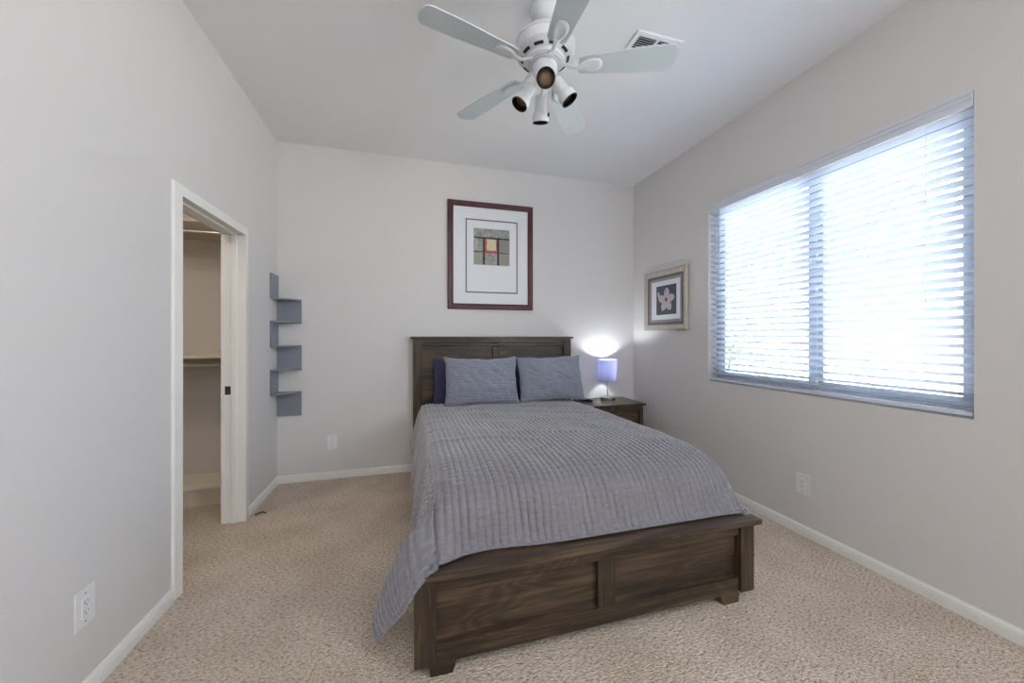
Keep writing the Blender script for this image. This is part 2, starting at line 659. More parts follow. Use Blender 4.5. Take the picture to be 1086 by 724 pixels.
closet_rod(1.085, 'metal hanging rod under the halfway closet shelf')
closet_rod(2.125, 'metal hanging rod under the top closet shelf')
t = thing('shoe_shelf', 'low white shoe shelf on the closet floor', 'shelf', ((XS0 + XS1) / 2, YB - 0.17, 0))
b = nb()
box(b, XS0, XS1, YB - 0.335, CY, 0.128, 0.148, 0.002)
obj('shelf_board', b, M['shelfwhite'], t)
b = nb()
box(b, XS0, XS1, YB - 0.325, YB - 0.305, 0.0, 0.127)
obj('riser', b, M['closet'], t)

# ------------------------------------------------------------------ window
wt = thing('window_1', 'wide sliding window in a drywall recess', 'window', (XR + 0.1, (WY0 + WY1) / 2, WZ0))
wt['kind'] = 'structure'
FX0, FX1 = XR + 0.085, XR + 0.145
g = 0.0015
b = nb()
fw = 0.036
box(b, FX0, FX1, WY0 + g, WY0 + fw, WZ0 + g, WZ1 - g, 0.003)
box(b, FX0, FX1, WY1 - fw, WY1 - g, WZ0 + g, WZ1 - g, 0.003)
box(b, FX0, FX1, WY0 + fw, WY1 - fw, WZ0 + g, WZ0 + fw, 0.003)
box(b, FX0, FX1, WY0 + fw, WY1 - fw, WZ1 - fw, WZ1 - g, 0.003)
obj('window_frame', b, M['vinyl'], wt)
YM = 1.800


def sash(y0, y1, x0, x1):
    b = nb()
    q = 0.050
    z0, z1 = WZ0 + fw, WZ1 - fw
    box(b, x0, x1, y0, y0 + q, z0, z1, 0.003)
    box(b, x0, x1, y1 - q, y1, z0, z1, 0.003)
    box(b, x0, x1, y0 + q, y1 - q, z0, z0 + q, 0.003)
    box(b, x0, x1, y0 + q, y1 - q, z1 - q, z1, 0.003)
    s = obj('sash', b, M['vinyl'], wt)
    b = nb()
    box(b, (x0 + x1) / 2 - 0.002, (x0 + x1) / 2 + 0.002, y0 + q, y1 - q, z0 + q, z1 - q)
    obj('pane', b, M['glass'], s)


sash(WY0 + fw, YM + 0.012, FX0 + 0.030, FX0 + 0.054)
sash(YM - 0.012, WY1 - fw, FX0 + 0.004, FX0 + 0.028)

# ------------------------------------------------------------------ blind
BX = XR + 0.034
bl = thing('window_blind', 'wide white slatted blind lowered over the window, slats half open', 'blind', (BX, (WY0 + WY1) / 2, WZ0 + 0.01))
b = nb()
VP = [(-0.012, 0), (-0.012, 0.012), (-0.009, 0.018), (-0.009, 0.034), (-0.014, 0.042), (-0.014, 0.056), (-0.020, 0.064), (-0.020, 0.072), (0.0, 0.072), (0.0, 0)]
prism(b, VP, lambda a, z, d: Vector((XR + 0.006 + a, d, WZ1 - 0.074 + z)), WY0 + 0.003, WY1 - 0.003)
obj('valance', b, M['slat'], bl, smooth=20)
b = nb()
box(b, BX - 0.025, BX + 0.025, WY0 + 0.01, WY1 - 0.01, WZ1 - 0.048, WZ1 - 0.004, 0.002)
obj('headrail', b, M['slat'], bl)
NS = 31
ZT, ZB = WZ1 - 0.085, WZ0 + 0.064
TILT = math.radians(24)
hw, th = 0.0255, 0.0028
CORDS = [1.215, 1.452, 1.947, 2.200, 2.46]
b = nb()
ys = (WY0 + 0.008, WY1 - 0.008)
outl = []
for i in range(7):
    u = -1 + 2 * i / 6
    outl.append((u * hw, 0.0022 * (1 - u * u) + th / 2))
for i in range(6, -1, -1):
    u = -1 + 2 * i / 6
    outl.append((u * hw, 0.0022 * (1 - u * u) - th / 2))
ct, st = math.cos(TILT), math.sin(TILT)
prism(b, outl, lambda a, z, d: Vector((BX + a * ct + z * st, d, ZT + z * ct - a * st)), ys[0], ys[1])
slat0 = obj('slat', b, M['slat'], bl, smooth=30)
for i in range(1, NS):
    s = slat0.copy()
    COL.objects.link(s)
    s.parent = bl
    s.location.z -= (ZT - ZB) * i / (NS - 1)
b = nb()
box(b, BX - 0.026, BX + 0.026, WY0 + 0.008, WY1 - 0.008, WZ0 + 0.012, WZ0 + 0.030, 0.004)
obj('bottom_rail', b, M['slat'], bl)
for y in CORDS:
    b = nb()
    for x in (BX - 0.0285, BX + 0.0285):
        tube(b, [(x, y, WZ0 + 0.03), (x, y, WZ1 - 0.05)], 0.0009, 6)
    obj('ladder_cord', b, M['cord'], bl)
b = nb()
tube(b, [(XR - 0.012, 2.475, WZ1 - 0.075), (XR - 0.012, 2.475, 1.765)], 0.0045, 8)
tube(b, [(XR + 0.012, 2.475, WZ1 - 0.060), (XR - 0.012, 2.475, WZ1 - 0.075)], 0.003, 6)
obj('tilt_wand', b, M['vinyl'], bl, smooth=True)
for y in (1.15, 1.72):
    b = nb()
    tube(b, [(BX - 0.03, y - 0.018, WZ0 + 0.052), (BX - 0.036, y - 0.018, WZ0 + 0.040), (BX - 0.036, y + 0.018, WZ0 + 0.040), (BX - 0.03, y + 0.018, WZ0 + 0.052)], 0.0022, 6)
    obj('hold_down_clip', b, M['nickel'], bl)

# ------------------------------------------------------------------ outside
b = nb()
box(b, XR + 0.16, 16, -8, 14, -0.30, -0.15)
struct('ground', b, M['gravel'], 'pale gravel yard outside the window')
b = nb()
box(b, 6.0, 6.2, -6, 12, -0.15, 1.42)
box(b, 5.96, 6.24, -6, 12, 1.42, 1.47)
o = obj('block_wall', b, M['block'], None, org=(6.1, 3, -0.15))
tag(o, 'cream block garden wall outside the window', 'wall')
ho = thing('neighbor_house', 'pale stucco house beyond the garden wall', 'house', (10.5, 3, -0.15))
b = nb()
box(b, 8.9, 13.0, -5, 6.2, -0.15, 3.0)
obj('house_wall', b, M['stucco'], ho)
b = nb()
prism(b, [(8.3, 3.02), (10.9, 3.9), (13.6, 3.02)], lambda a, z, d: Vector((a, d, z)), -5.5, 6.8)
obj('roof', b, M['rooftile'], ho)
b = nb()
box(b, 8.24, 8.30, -5.5, 6.8, 2.86, 3.01)
obj('fascia', b, M['fascia'], ho)


def shrub(x, y, z0, h, r, n, label):
    t = thing('shrub', label, 'shrub', (x, y, z0))
    b = nb()
    for k in range(5):
        a = k * 2.4
        tube(b, [(x, y, z0), (x + 0.1 * math.cos(a), y + 0.1 * math.sin(a), z0 + h * 0.5), (x + r * 0.5 * math.cos(a), y + r * 0.5 * math.sin(a), z0 + h * 0.85)], [0.02, 0.014, 0.006], 6)
    obj('stem', b, M['bark'], t)
    b = nb()
    for k in range(n):
        u = Vector((random.gauss(0, 1), random.gauss(0, 1), random.gauss(0, 1))).normalized() * random.random() ** 0.4
        c = Vector((x + u.x * r, y + u.y * r, z0 + h * 0.68 + u.z * h * 0.33))
        d = Vector((random.uniform(-1, 1), random.uniform(-1, 1), random.uniform(-1, 1))).normalized()
        e = d.orthogonal().normalized()
        s = random.uniform(0.03, 0.055)
        vs = [b.verts.new(c + d * s), b.verts.new(c + e * s * 0.45), b.verts.new(c - d * s), b.verts.new(c - e * s * 0.45)]
        b.faces.new(vs)
    obj('foliage', b, M['leaf'], t)


shrub(5.3, 5.15, -0.15, 1.95, 0.55, 1500, 'leafy green shrub by the garden wall, seen at left through the blind')

# ------------------------------------------------------------------ bed
BEDX, BEDY = 0.835, 2.5
bed = thing('bed', 'queen bed with dark stained panelled headboard and footboard', 'bed', (BEDX, BEDY, 0))
FY = 1.412       # front face of the foot posts
# --- footboard
fb = obj('footboard', box(nb(), 0.10, 1.575, FY + 0.038, FY + 0.056, 0.10, 0.392), M['woodx'], bed)


def sub(name, bm, m, smooth=False):
    return obj(name, bm, m, bed, smooth)


b = nb()
box(b, 0.054, 1.652, FY - 0.030, FY + 0.125, 0.397, 0.421, 0.003)
sub('foot_cap', b, M['woodx'])
for x0, x1 in ((0.018, 0.100), (1.556, 1.636)):
    b = nb()
    box(b, x0, x1, FY, FY + 0.075, 0.062, 0.396, 0.003)
    sub('foot_post', b, M['woodz'])
b = nb()
box(b, 0.101, 1.555, FY + 0.014, FY + 0.037, 0.336, 0.396, 0.002)
sub('top_rail', b, M['woodx'])
b = nb()
box(b, 0.101, 1.555, FY + 0.014, FY + 0.060, 0.055, 0.128, 0.003)
sub('bottom_rail', b, M['woodx'])
b = nb()
box(b, 0.790, 0.873, FY + 0.014, FY + 0.037, 0.129, 0.335, 0.002)
sub('centre_stile', b, M['woodz'])
for x0, x1 in ((0.078, 0.184), (1.452, 1.566)):
    b = nb()
    pl = [(x0, 0.0), (x1 - (0.02 if x0 < 1 else 0), 0.0), (x1, 0.064), (x0, 0.064)] if x0 < 1 else [(x0 + 0.02, 0.0), (x1, 0.0), (x1, 0.064), (x0, 0.064)]
    prism(b, pl, lambda a, z, d: Vector((a, d, z - 0.001 + 0.001)), FY + 0.016 if False else FY + 0.024, FY + 0.105)
    sub('foot', b, M['woodx'])
# --- side rails and slats
for x0, x1 in ((0.045, 0.070), (1.592, 1.617)):
    b = nb()
    box(b, x0, x1, FY + 0.075, 3.61, 0.17, 0.36, 0.003)
    sub('side_rail', b, M['woody'])
b = nb()
box(b, 0.07, 1.592, FY + 0.08, 3.60, 0.24, 0.27)
sub('bed_base', b, M['woodx'])
# --- headboard
HY = 3.605
b = nb()
box(b, 0.012, 1.692, HY - 0.014, HY + 0.078, 1.287, 1.308, 0.003)
sub('head_cap', b, M['woodx'])
for x0, x1 in ((0.036, 0.120), (1.586, 1.670)):
    b = nb()
    box(b, x0, x1, HY, HY + 0.07, 0.0, 1.286, 0.003)
    sub('head_post', b, M['woodz'])
b = nb()
box(b, 0.121, 1.585, HY + 0.003, HY + 0.029, 1.249, 1.286, 0.002)
sub('head_top_rail', b, M['woodx'])
b = nb()
box(b, 0.121, 1.585, HY + 0.011, HY + 0.029, 1.215, 1.242, 0.002)
sub('head_inner_rail', b, M['woodx'])
for x0, x1 in ((0.121, 0.811), (0.885, 1.585)):
    b = nb()
    z = 0.36
    box(b, x0, x1, HY + 0.036, HY + 0.056, z, 1.284)
    for zz in (1.04, 0.87, 0.70):
        box(b, x0, x1, HY + 0.024, HY + 0.0355, zz, zz + 0.166, 0.002)
    sub('headboard_panel', b, M['woodx'])
b = nb()
box(b, 0.815, 0.881, HY + 0.012, HY + 0.035, 0.36, 1.206, 0.002)
sub('head_stile', b, M['woodz'])
# mattress
b = nb()
box(b, 0.130, 1.555, 1.640, 3.59, 0.271, 0.600, 0.05, 5)
tag(obj('mattress', b, M['mattress'], None, smooth=True, org=(0.83, 2.57, 0.271)), 'pale mattress lying under the grey quilt on the bed', 'mattress')


# --- quilt
def lerp_tab(tab, x):
    if x <= tab[0][0]:
        return tab[0][1]
    for (a, va), (c, vc) in zip(tab, tab[1:]):
        if x <= c:
            t = (x - a) / (c - a)
            t = t * t * (3 - 2 * t) if False else t
            return va + (vc - va) * t
    return tab[-1][1]


def smooth(t):
    t = max(0.0, min(1.0, t))
    return t * t * (3 - 2 * t)


QX0, QX1 = 0.110, 1.600
# path of the top of the bed from the head (t=0) to the plank: (Y, Z)
PATH = [(3.60, 0.646), (3.45, 0.654), (3.20, 0.664), (2.8, 0.672), (2.3, 0.676), (2.0, 0.676), (1.85, 0.672), (1.74, 0.662), (1.66, 0.645), (1.60, 0.622),
        (1.563, 0.590), (1.536, 0.550), (1.516, 0.510), (1.499, 0.475), (1.484, 0.447), (1.466, 0.430), (1.454, 0.4285)]
plen = [0]
for (y0, z0), (y1, z1) in zip(PATH, PATH[1:]):
    plen.append(plen[-1] + math.hypot(y1 - y0, z1 - z0))
TL = plen[-1]


def cat(p0, p1, p2, p3, t):
    return 0.5 * (2 * p1 + (p2 - p0) * t + (2 * p0 - 5 * p1 + 4 * p2 - p3) * t * t + (3 * p1 - p0 - 3 * p2 + p3) * t ** 3)


def path(t):
    for i in range(len(PATH) - 1):
        if t <= plen[i + 1] or i == len(PATH) - 2:
            k = (t - plen[i]) / (plen[i + 1] - plen[i])
            k = min(k, 1.0)
            P = [PATH[max(0, i - 1)], PATH[i], PATH[i + 1], PATH[min(len(PATH) - 1, i + 2)]]
            return tuple(cat(P[0][j], P[1][j], P[2][j], P[3][j], k) for j in (0, 1))


NXT, NSD = 420, 84       # across the top, down each side
NTY = 300
CH = 0.0325              # channel width


HEM_L = [(0.0, (0.110, 1.428, 0.4285)), (0.10, (0.078, 1.392, 0.427)), (0.20, (0.032, 1.368, 0.392)), (0.32, (-0.004, 1.366, 0.345)), (0.46, (-0.018, 1.378, 0.312)),
         (0.62, (-0.036, 1.398, 0.278)), (0.80, (-0.075, 1.422, 0.228)), (1.0, (-0.113, 1.448, 0.172))]
HEM_R = [(0.0, (1.600, 1.445, 0.4285)), (0.12, (1.625, 1.450, 0.428)), (0.26, (1.652, 1.462, 0.424)), (0.40, (1.667, 1.470, 0.392)), (0.60, (1.676, 1.478, 0.32)), (0.80, (1.686, 1.480, 0.245)), (1.0, (1.694, 1.474, 0.172))]


def tab3(tab, e):
    for (a, p), (c, q) in zip(tab, tab[1:]):
        if e <= c:
            k = (e - a) / (c - a)
            return Vector(p).lerp(Vector(q), k)
    return Vector(tab[-1][1])


def quilt_point(s, t):
    """s: metres across (0..W on top, beyond that down the sides), t along 0..TL"""
    W = QX1 - QX0
    y, z = path(t)
    f = smooth((t - (TL - 0.62)) / 0.62)            # 0 over the length, 1 at the foot edge
    fe = smooth((t - (TL - 0.20)) / 0.20)
    r = 0.09 * (1 - 0.75 * fe)
    if 0 <= s <= W:
        x = QX0 + s
        d = min(s, W - s)
        if s > W / 2:
            r *= 0.6
        if d < r:
            z = z - (r - math.sqrt(max(0, r * r - (r - d) ** 2))) * 0.34 * (1 - fe)
        z += 0.012 * (1 - abs((s - W / 2) / (W / 2)) ** 4) * (1 - fe)
        if s < 0.12:
            y += (HEM_L[0][1][1] - 1.454) * smooth(1 - s / 0.12) * fe
        if W - s < 0.12:
            y += (HEM_R[0][1][1] - 1.454) * smooth(1 - (W - s) / 0.12) * fe
        wr = mnoise.noise(Vector((x * 2.4, y * 2.0, 3.1))) * 0.010 + mnoise.noise(Vector((x * 5, y * 4.5, 8.1))) * 0.006
        cr_ = abs(mnoise.noise(Vector((x * 1.6 + 4, y * 4.0 + x * 0.8, 1.1))))
        wr += 0.004 * max(0, 1 - cr_ * 5)
        z += wr * (1 - fe)
        y += 0.024 * fe * math.exp(-((x - 0.33) / 0.16) ** 2)
        if f > 0:
            y += 0.012 * math.sin(x * 17 + 0.6) * f * (1 - fe)
        return Vector((x, y, z))
    left = s < 0
    e = (-s if left else s - W) / DROP
    zs = z - r * (0.34 if left else 0.204) * (1 - fe)
    fl = f ** 1.4
    hem = (0.27 + 0.02 * math.sin(y * 6)) * (1 - fl) + 0.19 * fl
    zz = zs - (zs - hem) * (e ** 1.05)
    fold = 0.010 * math.sin(y * 9 + e * 2) + 0.007 * math.sin(y * 21 + 1.7)
    if left:
        out = 0.078 * e ** 0.75 + fold * e * (1 - fl)
        out += 0.135 * fl * e ** 1.1 + 0.030 * smooth((f - 0.25) / 0.5) * math.sin(PI * min(1, e))
        out += 0.055 * smooth(e / 0.16) * smooth((t - (TL - 0.26)) / 0.10)
        p = Vector((QX0 - out, y, zz))
        q = tab3(HEM_L, e)
    else:
        out = 0.072 * e ** 0.75 + fold * e * (1 - fl) + 0.02 * fl * e
        p = Vector((QX1 + out, y, zz))
        q = tab3(HEM_R, e)
    return p.lerp(q, fe)


DROP = 0.46
W_ = QX1 - QX0
svals = [-DROP + DROP * i / NSD for i in range(NSD)] + [W_ * i / NXT for i in range(NXT + 1)] + [W_ + DROP * (i + 1) / NSD for i in range(NSD)]
tvals = [TL * (1 - (1 - j / NTY) ** 1.25) for j in range(NTY + 1)]
base = [[quilt_point(s, t) for s in svals] for t in tvals]
b = nb()
uvl = b.loops.layers.uv.new('UVMap')
grid = []
nj, ni = len(tvals), len(svals)
for j in range(nj):
    row = []
    for i in range(ni):
        p = base[j][i]
        du = base[j][min(i + 1, ni - 1)] - base[j][max(i - 1, 0)]
        dv = base[min(j + 1, nj - 1)][i] - base[max(j - 1, 0)][i]
        nrm = du.cross(dv)
        if nrm.length > 1e-12:
            nrm.normalize()
        if nrm.z < 0 and 0 <= svals[i] <= W_:
            nrm = -nrm
        if svals[i] < 0 and nrm.x > 0:
            nrm = -nrm
        if svals[i] > W_ and nrm.x < 0:
            nrm = -nrm
        s, t = svals[i], tvals[j]
        wob = 0.006 * mnoise.noise(Vector((s * 3, t * 2.5, 0.3)))
        q = abs(math.sin(PI * (s + wob) / CH))
        h = 0.0100 * (q ** 0.5)
        c = abs(math.sin(PI * t / 0.036 + 0.5 * mnoise.noise(Vector((s * 9, t * 9, 5)))))
        side = 1.0 if (s < 0 or s > W_) else 0.0
        h *= (1 - side * 0.45) + side * 0.45 * (c ** 0.5)
        h -= (1 - side) * 0.0016 * (1 - c ** 0.4)
        h += 0.0016 * mnoise.noise(Vector((s * 26, t * 48, 1.0))) + 0.0012 * mnoise.noise(Vector((s * 60, t * 60, 2.0)))
        # hem piping
        edge = min(TL - t, s + DROP, W_ + DROP - s)
        if edge < 0.012:
            h = 0.004
        row.append(b.verts.new(p + nrm * (h + 0.002)))
    grid.append(row)
for j in range(nj - 1):
    for i in range(ni - 1):
        fc = b.faces.new((grid[j][i], grid[j][i + 1], grid[j + 1][i + 1], grid[j + 1][i]))
        for lp, (ii, jj) in zip(fc.loops, ((i, j), (i + 1, j), (i + 1, j + 1), (i, j + 1))):
            lp[uvl].uv = (svals[ii], tvals[jj])
qo = obj('quilt', b, M['quilt'], None, smooth=80, org=(0.83, 2.5, 0.65))
sm = qo.modifiers.new('thickness', 'SOLIDIFY')
sm.thickness = 0.006
sm.offset = -1
tag(qo, 'grey channel-stitched quilt spread over the bed, one corner hanging at left', 'quilt')


# --- pillows
def pillow_mesh(wd, ht, thk, ribs=True, seed=0, N=110, pinch=0.02):
    b = nb()
    uvl = b.loops.layers.uv.new('UVMap')
    sheets = []
    for side in (1, -1):
        g_ = []
        for j in range(N + 1):
            row = []
            for i in range(N + 1):
                u, v = -1 + 2 * i / N, -1 + 2 * j / N
                # outline, sides slightly hollow so that the corners point
                x = u * wd / 2 * (1 - pinch * 2 * (1 - abs(v) ** 2.5) * abs(u) ** 3)
                y = v * ht / 2 * (1 - pinch * 3 * (1 - abs(u) ** 2.5) * abs(v) ** 3)
                prof = (max(0, 1 - abs(u) ** 2.6) * max(0, 1 - abs(v) ** 2.6)) ** 0.5
                n1 = mnoise.noise(Vector((u * 2.2 + seed, v * 1.8, side * 2.0)))
                n2 = mnoise.noise(Vector((u * 6 + seed, v * 5, side * 3.0)))
                x += 0.010 * mnoise.noise(Vector((v * 2.3, seed, 4.0))) * abs(u) ** 2
                y += 0.012 * mnoise.noise(Vector((u * 2.6, seed, 7.0))) * abs(v) ** 2
                crease = abs(mnoise.noise(Vector((u * 1.7 + 2.2 * v + seed, v * 1.1, 2.5))))
                z = side * (thk / 2 * prof * (1 + 0.28 * n1) + 0.012 * n2 * prof - 0.006 * max(0, 1 - crease * 5) * prof)
                if ribs:
                    q = abs(math.sin(PI * (y + 0.003 * n1) / 0.0225))
                    z += side * 0.0055 * (q ** 0.6) * min(1, prof * 4)
                    z += side * 0.0036 * mnoise.noise(Vector((x * 55 + seed, y * 90, side))) * min(1, prof * 4)
                row.append(b.verts.new((x, z, y)))
            g_.append(row)
        sheets.append(g_)
        for j in range(N):
            for i in range(N):
                vs = (g_[j][i], g_[j][i + 1], g_[j + 1][i + 1], g_[j + 1][i])
                fc = b.faces.new(vs if side < 0 else vs[::-1])
                for lp in fc.loops:
                    lp[uvl].uv = (lp.vert.co.x, lp.vert.co.z * 1.0)
    bmesh.ops.remove_doubles(b, verts=b.verts, dist=0.0004)
    return b


def pillow(name, label, cat, wd, ht, thk, loc, lean, yaw, roll, m, ribs, seed, group=None, pinch=0.02):
    b = pillow_mesh(wd, ht, thk, ribs, seed, pinch=pinch)
    o = obj(name, b, m, None, smooth=80)
    o.matrix_world = Matrix.Translation(loc) @ Matrix.Rotation(yaw, 4, 'Z') @ Matrix.Rotation(-lean, 4, 'X') @ Matrix.Rotation(roll, 4, 'Y')
    tag(o, label, cat, group)
    return o


pillow('pillow_sham', 'grey ribbed pillow sham leaning on the left half of the headboard', 'pillow', 0.708, 0.462, 0.17,
       (0.655, 3.365, 0.893), 0.30, 0.02, 0.012, M['sham'], True, 0, 'quilted grey pillow shams', 0.035)
pillow('pillow_sham', 'grey ribbed pillow sham on the right half of the headboard, beside the lamp', 'pillow', 0.680, 0.462, 0.17,
       (1.343, 3.362, 0.897), 0.30, -0.03, -0.03, M['sham'], True, 5.3, 'quilted grey pillow shams', 0.035)
pillow('pillow', 'navy pillow behind the left grey sham, its edge showing at left', 'pillow', 0.68, 0.44, 0.10,
       (0.560, 3.545, 0.874), 0.14, 0.0, 0.0, M['navy'], False, 9, 'navy pillows behind the shams')
pillow('pillow', 'navy pillow behind the right grey sham, only its top corner showing', 'pillow', 0.62, 0.46, 0.10,
       (1.300, 3.545, 0.888), 0.14, 0.0, -0.02, M['navy'], False, 12, 'navy pillows behind the shams')

# ------------------------------------------------------------------ nightstand
NX0, NX1, NY0, NZ = 1.735, 2.342, 3.240, 0.624
ns = thing('nightstand', 'dark wood nightstand in the corner between bed and window wall', 'nightstand', ((NX0 + NX1) / 2, 3.46, 0))
b = nb()
box(b, NX0, NX1, NY0, 3.684, NZ - 0.022, NZ, 0.003)
obj('top', b, M['woodx'], ns)
bx0, bx1, by0, by1 = NX0 + 0.022, NX1 - 0.022, NY0 + 0.022, 3.675
b = nb()
for x in (bx0, bx1 - 0.045):
    for y in (by0, by1 - 0.045):
        box(b, x, x + 0.045, y, y + 0.045, 0, NZ - 0.023, 0.002)
for x in (bx0 + 0.006, bx1 - 0.024):
    box(b, x, x + 0.018, by0 + 0.045, by1 - 0.045, 0.08, NZ - 0.023)
box(b, bx0 + 0.045, bx1 - 0.045, by1 - 0.02, by1 - 0.005, 0.08, NZ - 0.023)
box(b, bx0 + 0.045, bx1 - 0.045, by0 + 0.006, by0 + 0.035, NZ - 0.062, NZ - 0.023)
box(b, bx0 + 0.045, bx1 - 0.045, by0 + 0.006, by0 + 0.035, 0.325, 0.345)
box(b, bx0 + 0.045, bx1 - 0.045, by0 + 0.006, by0 + 0.035, 0.06, 0.10)
obj('body', b, M['woodz'], ns)
for z0, z1 in ((0.350, NZ - 0.067), (0.105, 0.320)):
    b = nb()
    box(b, bx0 + 0.050, bx1 - 0.050, by0 + 0.012, by0 + 0.030, z0, z1, 0.003)
    dr = obj('drawer', b, M['woodx'], ns)
    b = nb()
    lathe(b, [(0, 0.030), (0.012, 0.029), (0.017, 0.022), (0.014, 0.014), (0.007, 0.010), (0.007, 0)],
          Matrix.Translation(((bx0 + bx1) / 2, by0 + 0.0125, (z0 + z1) / 2)) @ Matrix.Rotation(PI / 2, 4, 'X'), 20)
    obj('knob', b, M['blackmetal'], dr, smooth=True)

# remote on the nightstand
rm = thing('remote_control', 'black remote control lying on the nightstand beside the pillow', 'remote', (1.79, 3.53, NZ))
Mx = Matrix.Translation((1.812, 3.545, NZ + 0.0005)) @ Matrix.Rotation(math.radians(28), 4, 'Z')
b = nb()
box(b, -0.024, 0.024, -0.075, 0.075, 0.0, 0.017, 0.004)
b.transform(Mx)
obj('case', b, M['phone'], rm)
b = nb()
for ry in range(6):
    for rx in range(3):
        box(b, -0.017 + rx * 0.013, -0.009 + rx * 0.013, -0.055 + ry * 0.018, -0.047 + ry * 0.018, 0.0172, 0.0188)
b.transform(Mx)
obj('buttons', b, M['taupe'], rm)

# ------------------------------------------------------------------ lamp
LPX, LPY = 2.085, 3.560
lp = thing('table_lamp', 'lit table lamp with lavender drum shade and metal base on the nightstand', 'lamp', (LPX, LPY, NZ))
T = Matrix.Translation((LPX, LPY, NZ))
b = nb()
lathe(b, [(0, 0.0005), (0.078, 0.0005), (0.080, 0.004), (0.080, 0.026), (0.077, 0.031), (0.030, 0.033), (0.012, 0.036), (0, 0.036)], T, 48)
obj('base', b, M['nickel'], lp, smooth=30, label='round brushed metal base')
for k in range(4):
    a = math.radians(-90 + (k - 1.5) * 44 - 12)
    b = nb()
    box(b, -0.008, 0.008, -0.0825, -0.0785, 0.009, 0.023, 0.001)
    b.transform(T @ Matrix.Rotation(a + PI / 2, 4, 'Z'))
    obj('charging_socket', b, M['phone'], lp)
b = nb()
tube(b, [T @ Vector((0, 0, 0.034)), T @ Vector((0, 0, 0.285))], 0.0055, 12)
obj('pole', b, M['nickel'], lp, smooth=True)
R_ = 0.104
b = nb()
lathe(b, [(R_, 0.208), (R_, 0.432), (R_ - 0.002, 0.432), (R_ - 0.002, 0.208), (R_, 0.208)], T, 56)
shd = obj('lamp_shade', b, M['shade'], lp, smooth=30, label='translucent lavender drum shade')
b = nb()
for z in (0.2085,):
    tube(b, [T @ Vector(((R_ - 0.001) * math.cos(a * 2 * PI / 48), (R_ - 0.001) * math.sin(a * 2 * PI / 48), z)) for a in range(49)], 0.0016, 6)
for a in (0, 2 * PI / 3, 4 * PI / 3):
    tube(b, [T @ Vector((0.014 * math.cos(a), 0.014 * math.sin(a), 0.268)), T @ Vector(((R_ - 0.002) * math.cos(a), (R_ - 0.002) * math.sin(a), 0.212))], 0.0012, 6)
obj('shade_ring', b, M['nickel'], lp)
b = nb()
lathe(b, [(0, 0.250), (0.015, 0.250), (0.016, 0.290), (0.0, 0.292)], T, 20)
obj('socket', b, M['plastic'], lp, smooth=30)
b = nb()
lathe(b, [(0.001, 0.292), (0.012, 0.294), (0.015, 0.300), (0.021, 0.312), (0.022, 0.322), (0.016, 0.334), (0.001, 0.338)], T, 20)
obj('bulb', b, M['bulb'], lp, smooth=True)
ld = bpy.data.lights.new('lamp_light', 'POINT')
ld.energy = 10
ld.color = (0.86, 0.92, 1.0)
ld.shadow_soft_size = 0.02
lo = bpy.data.objects.new('lamp_light', ld)
COL.objects.link(lo)
lo.location = (LPX, LPY, NZ + 0.362)


# ------------------------------------------------------------------ pictures
def frame_bars(b, a0, a1, z0, z1, w_, prof, fn):
    """mitred frame; prof list of (inward fraction 0..1, depth)"""
    def ring(k, d):
        i = w_ * k
        return [fn(a0 + i, z0 + i, d), fn(a1 - i, z0 + i, d), fn(a1 - i, z1 - i, d), fn(a0 + i, z1 - i, d)]
    rings = [[b.verts.new(p) for p in ring(k, d)] for k, d in prof]
    for r1, r2 in zip(rings, rings[1:] + rings[:1]):
        for i in range(4):
            b.faces.new((r1[i], r1[(i + 1) % 4], r2[(i + 1) % 4], r2[i]))
    return b


def rect(b, a0, a1, z0, z1, d0, d1, fn):
    prism(b, [(a0, z0), (a1, z0), (a1, z1), (a0, z1)], fn, d0, d1)


fnb = lambda a, z, d: Vector((a, YB - 0.001 - d, z))
bp = thing('framed_picture', 'large mahogany framed abstract print above the headboard', 'picture', (0.818, YB - 0.012, 1.587))
b = nb()
frame_bars(b, 0.371, 1.266, 1.587, 2.680, 0.056, [(0, 0), (0, 0.022), (0.12, 0.027), (0.7, 0.024), (0.85, 0.019), (1.0, 0.017), (1.0, 0)], fnb)
obj('frame', b, M['mahogany'], bp)
b = nb()
rect(b, 0.425, 1.212, 1.641, 2.626, 0.002, 0.010, fnb)
obj('mat_board', b, M['mat'], bp)
b = nb()
for (a0, a1, z0, z1) in ((0.550, 1.098, 2.494, 2.506), (0.550, 1.098, 1.755, 1.767), (0.550, 0.562, 1.767, 2.494), (1.086, 1.098, 1.767, 2.494)):
    rect(b, a0, a1, z0, z1, 0.0102, 0.0112, fnb)
obj('mat_line', b, M['matline'], bp)

# generic abstract print: grey ground, dark bars, one warm square, drawn on a flat sheet
pm = bpy.data.materials.new('abstract_print')
pm.use_nodes = True
n_, l_ = pm.node_tree.nodes, pm.node_tree.links
P_ = n_['Principled BSDF']
P_.inputs['Roughness'].default_value = 0.7
uvn = n_.new('ShaderNodeTexCoord')
nzz = n_.new('ShaderNodeTexNoise')
nzz.inputs['Scale'].default_value = 9
nzz.inputs['Detail'].default_value = 4
l_.new(uvn.outputs['UV'], nzz.inputs['Vector'])
vm = n_.new('ShaderNodeVectorMath')
vm.operation = 'MULTIPLY_ADD'
vm.inputs[1].default_value = (0.035, 0.035, 0)
l_.new(nzz.outputs['Color'], vm.inputs[0])
l_.new(uvn.outputs['UV'], vm.inputs[2])
sp = n_.new('ShaderNodeSeparateXYZ')
l_.new(vm.outputs[0], sp.inputs[0])


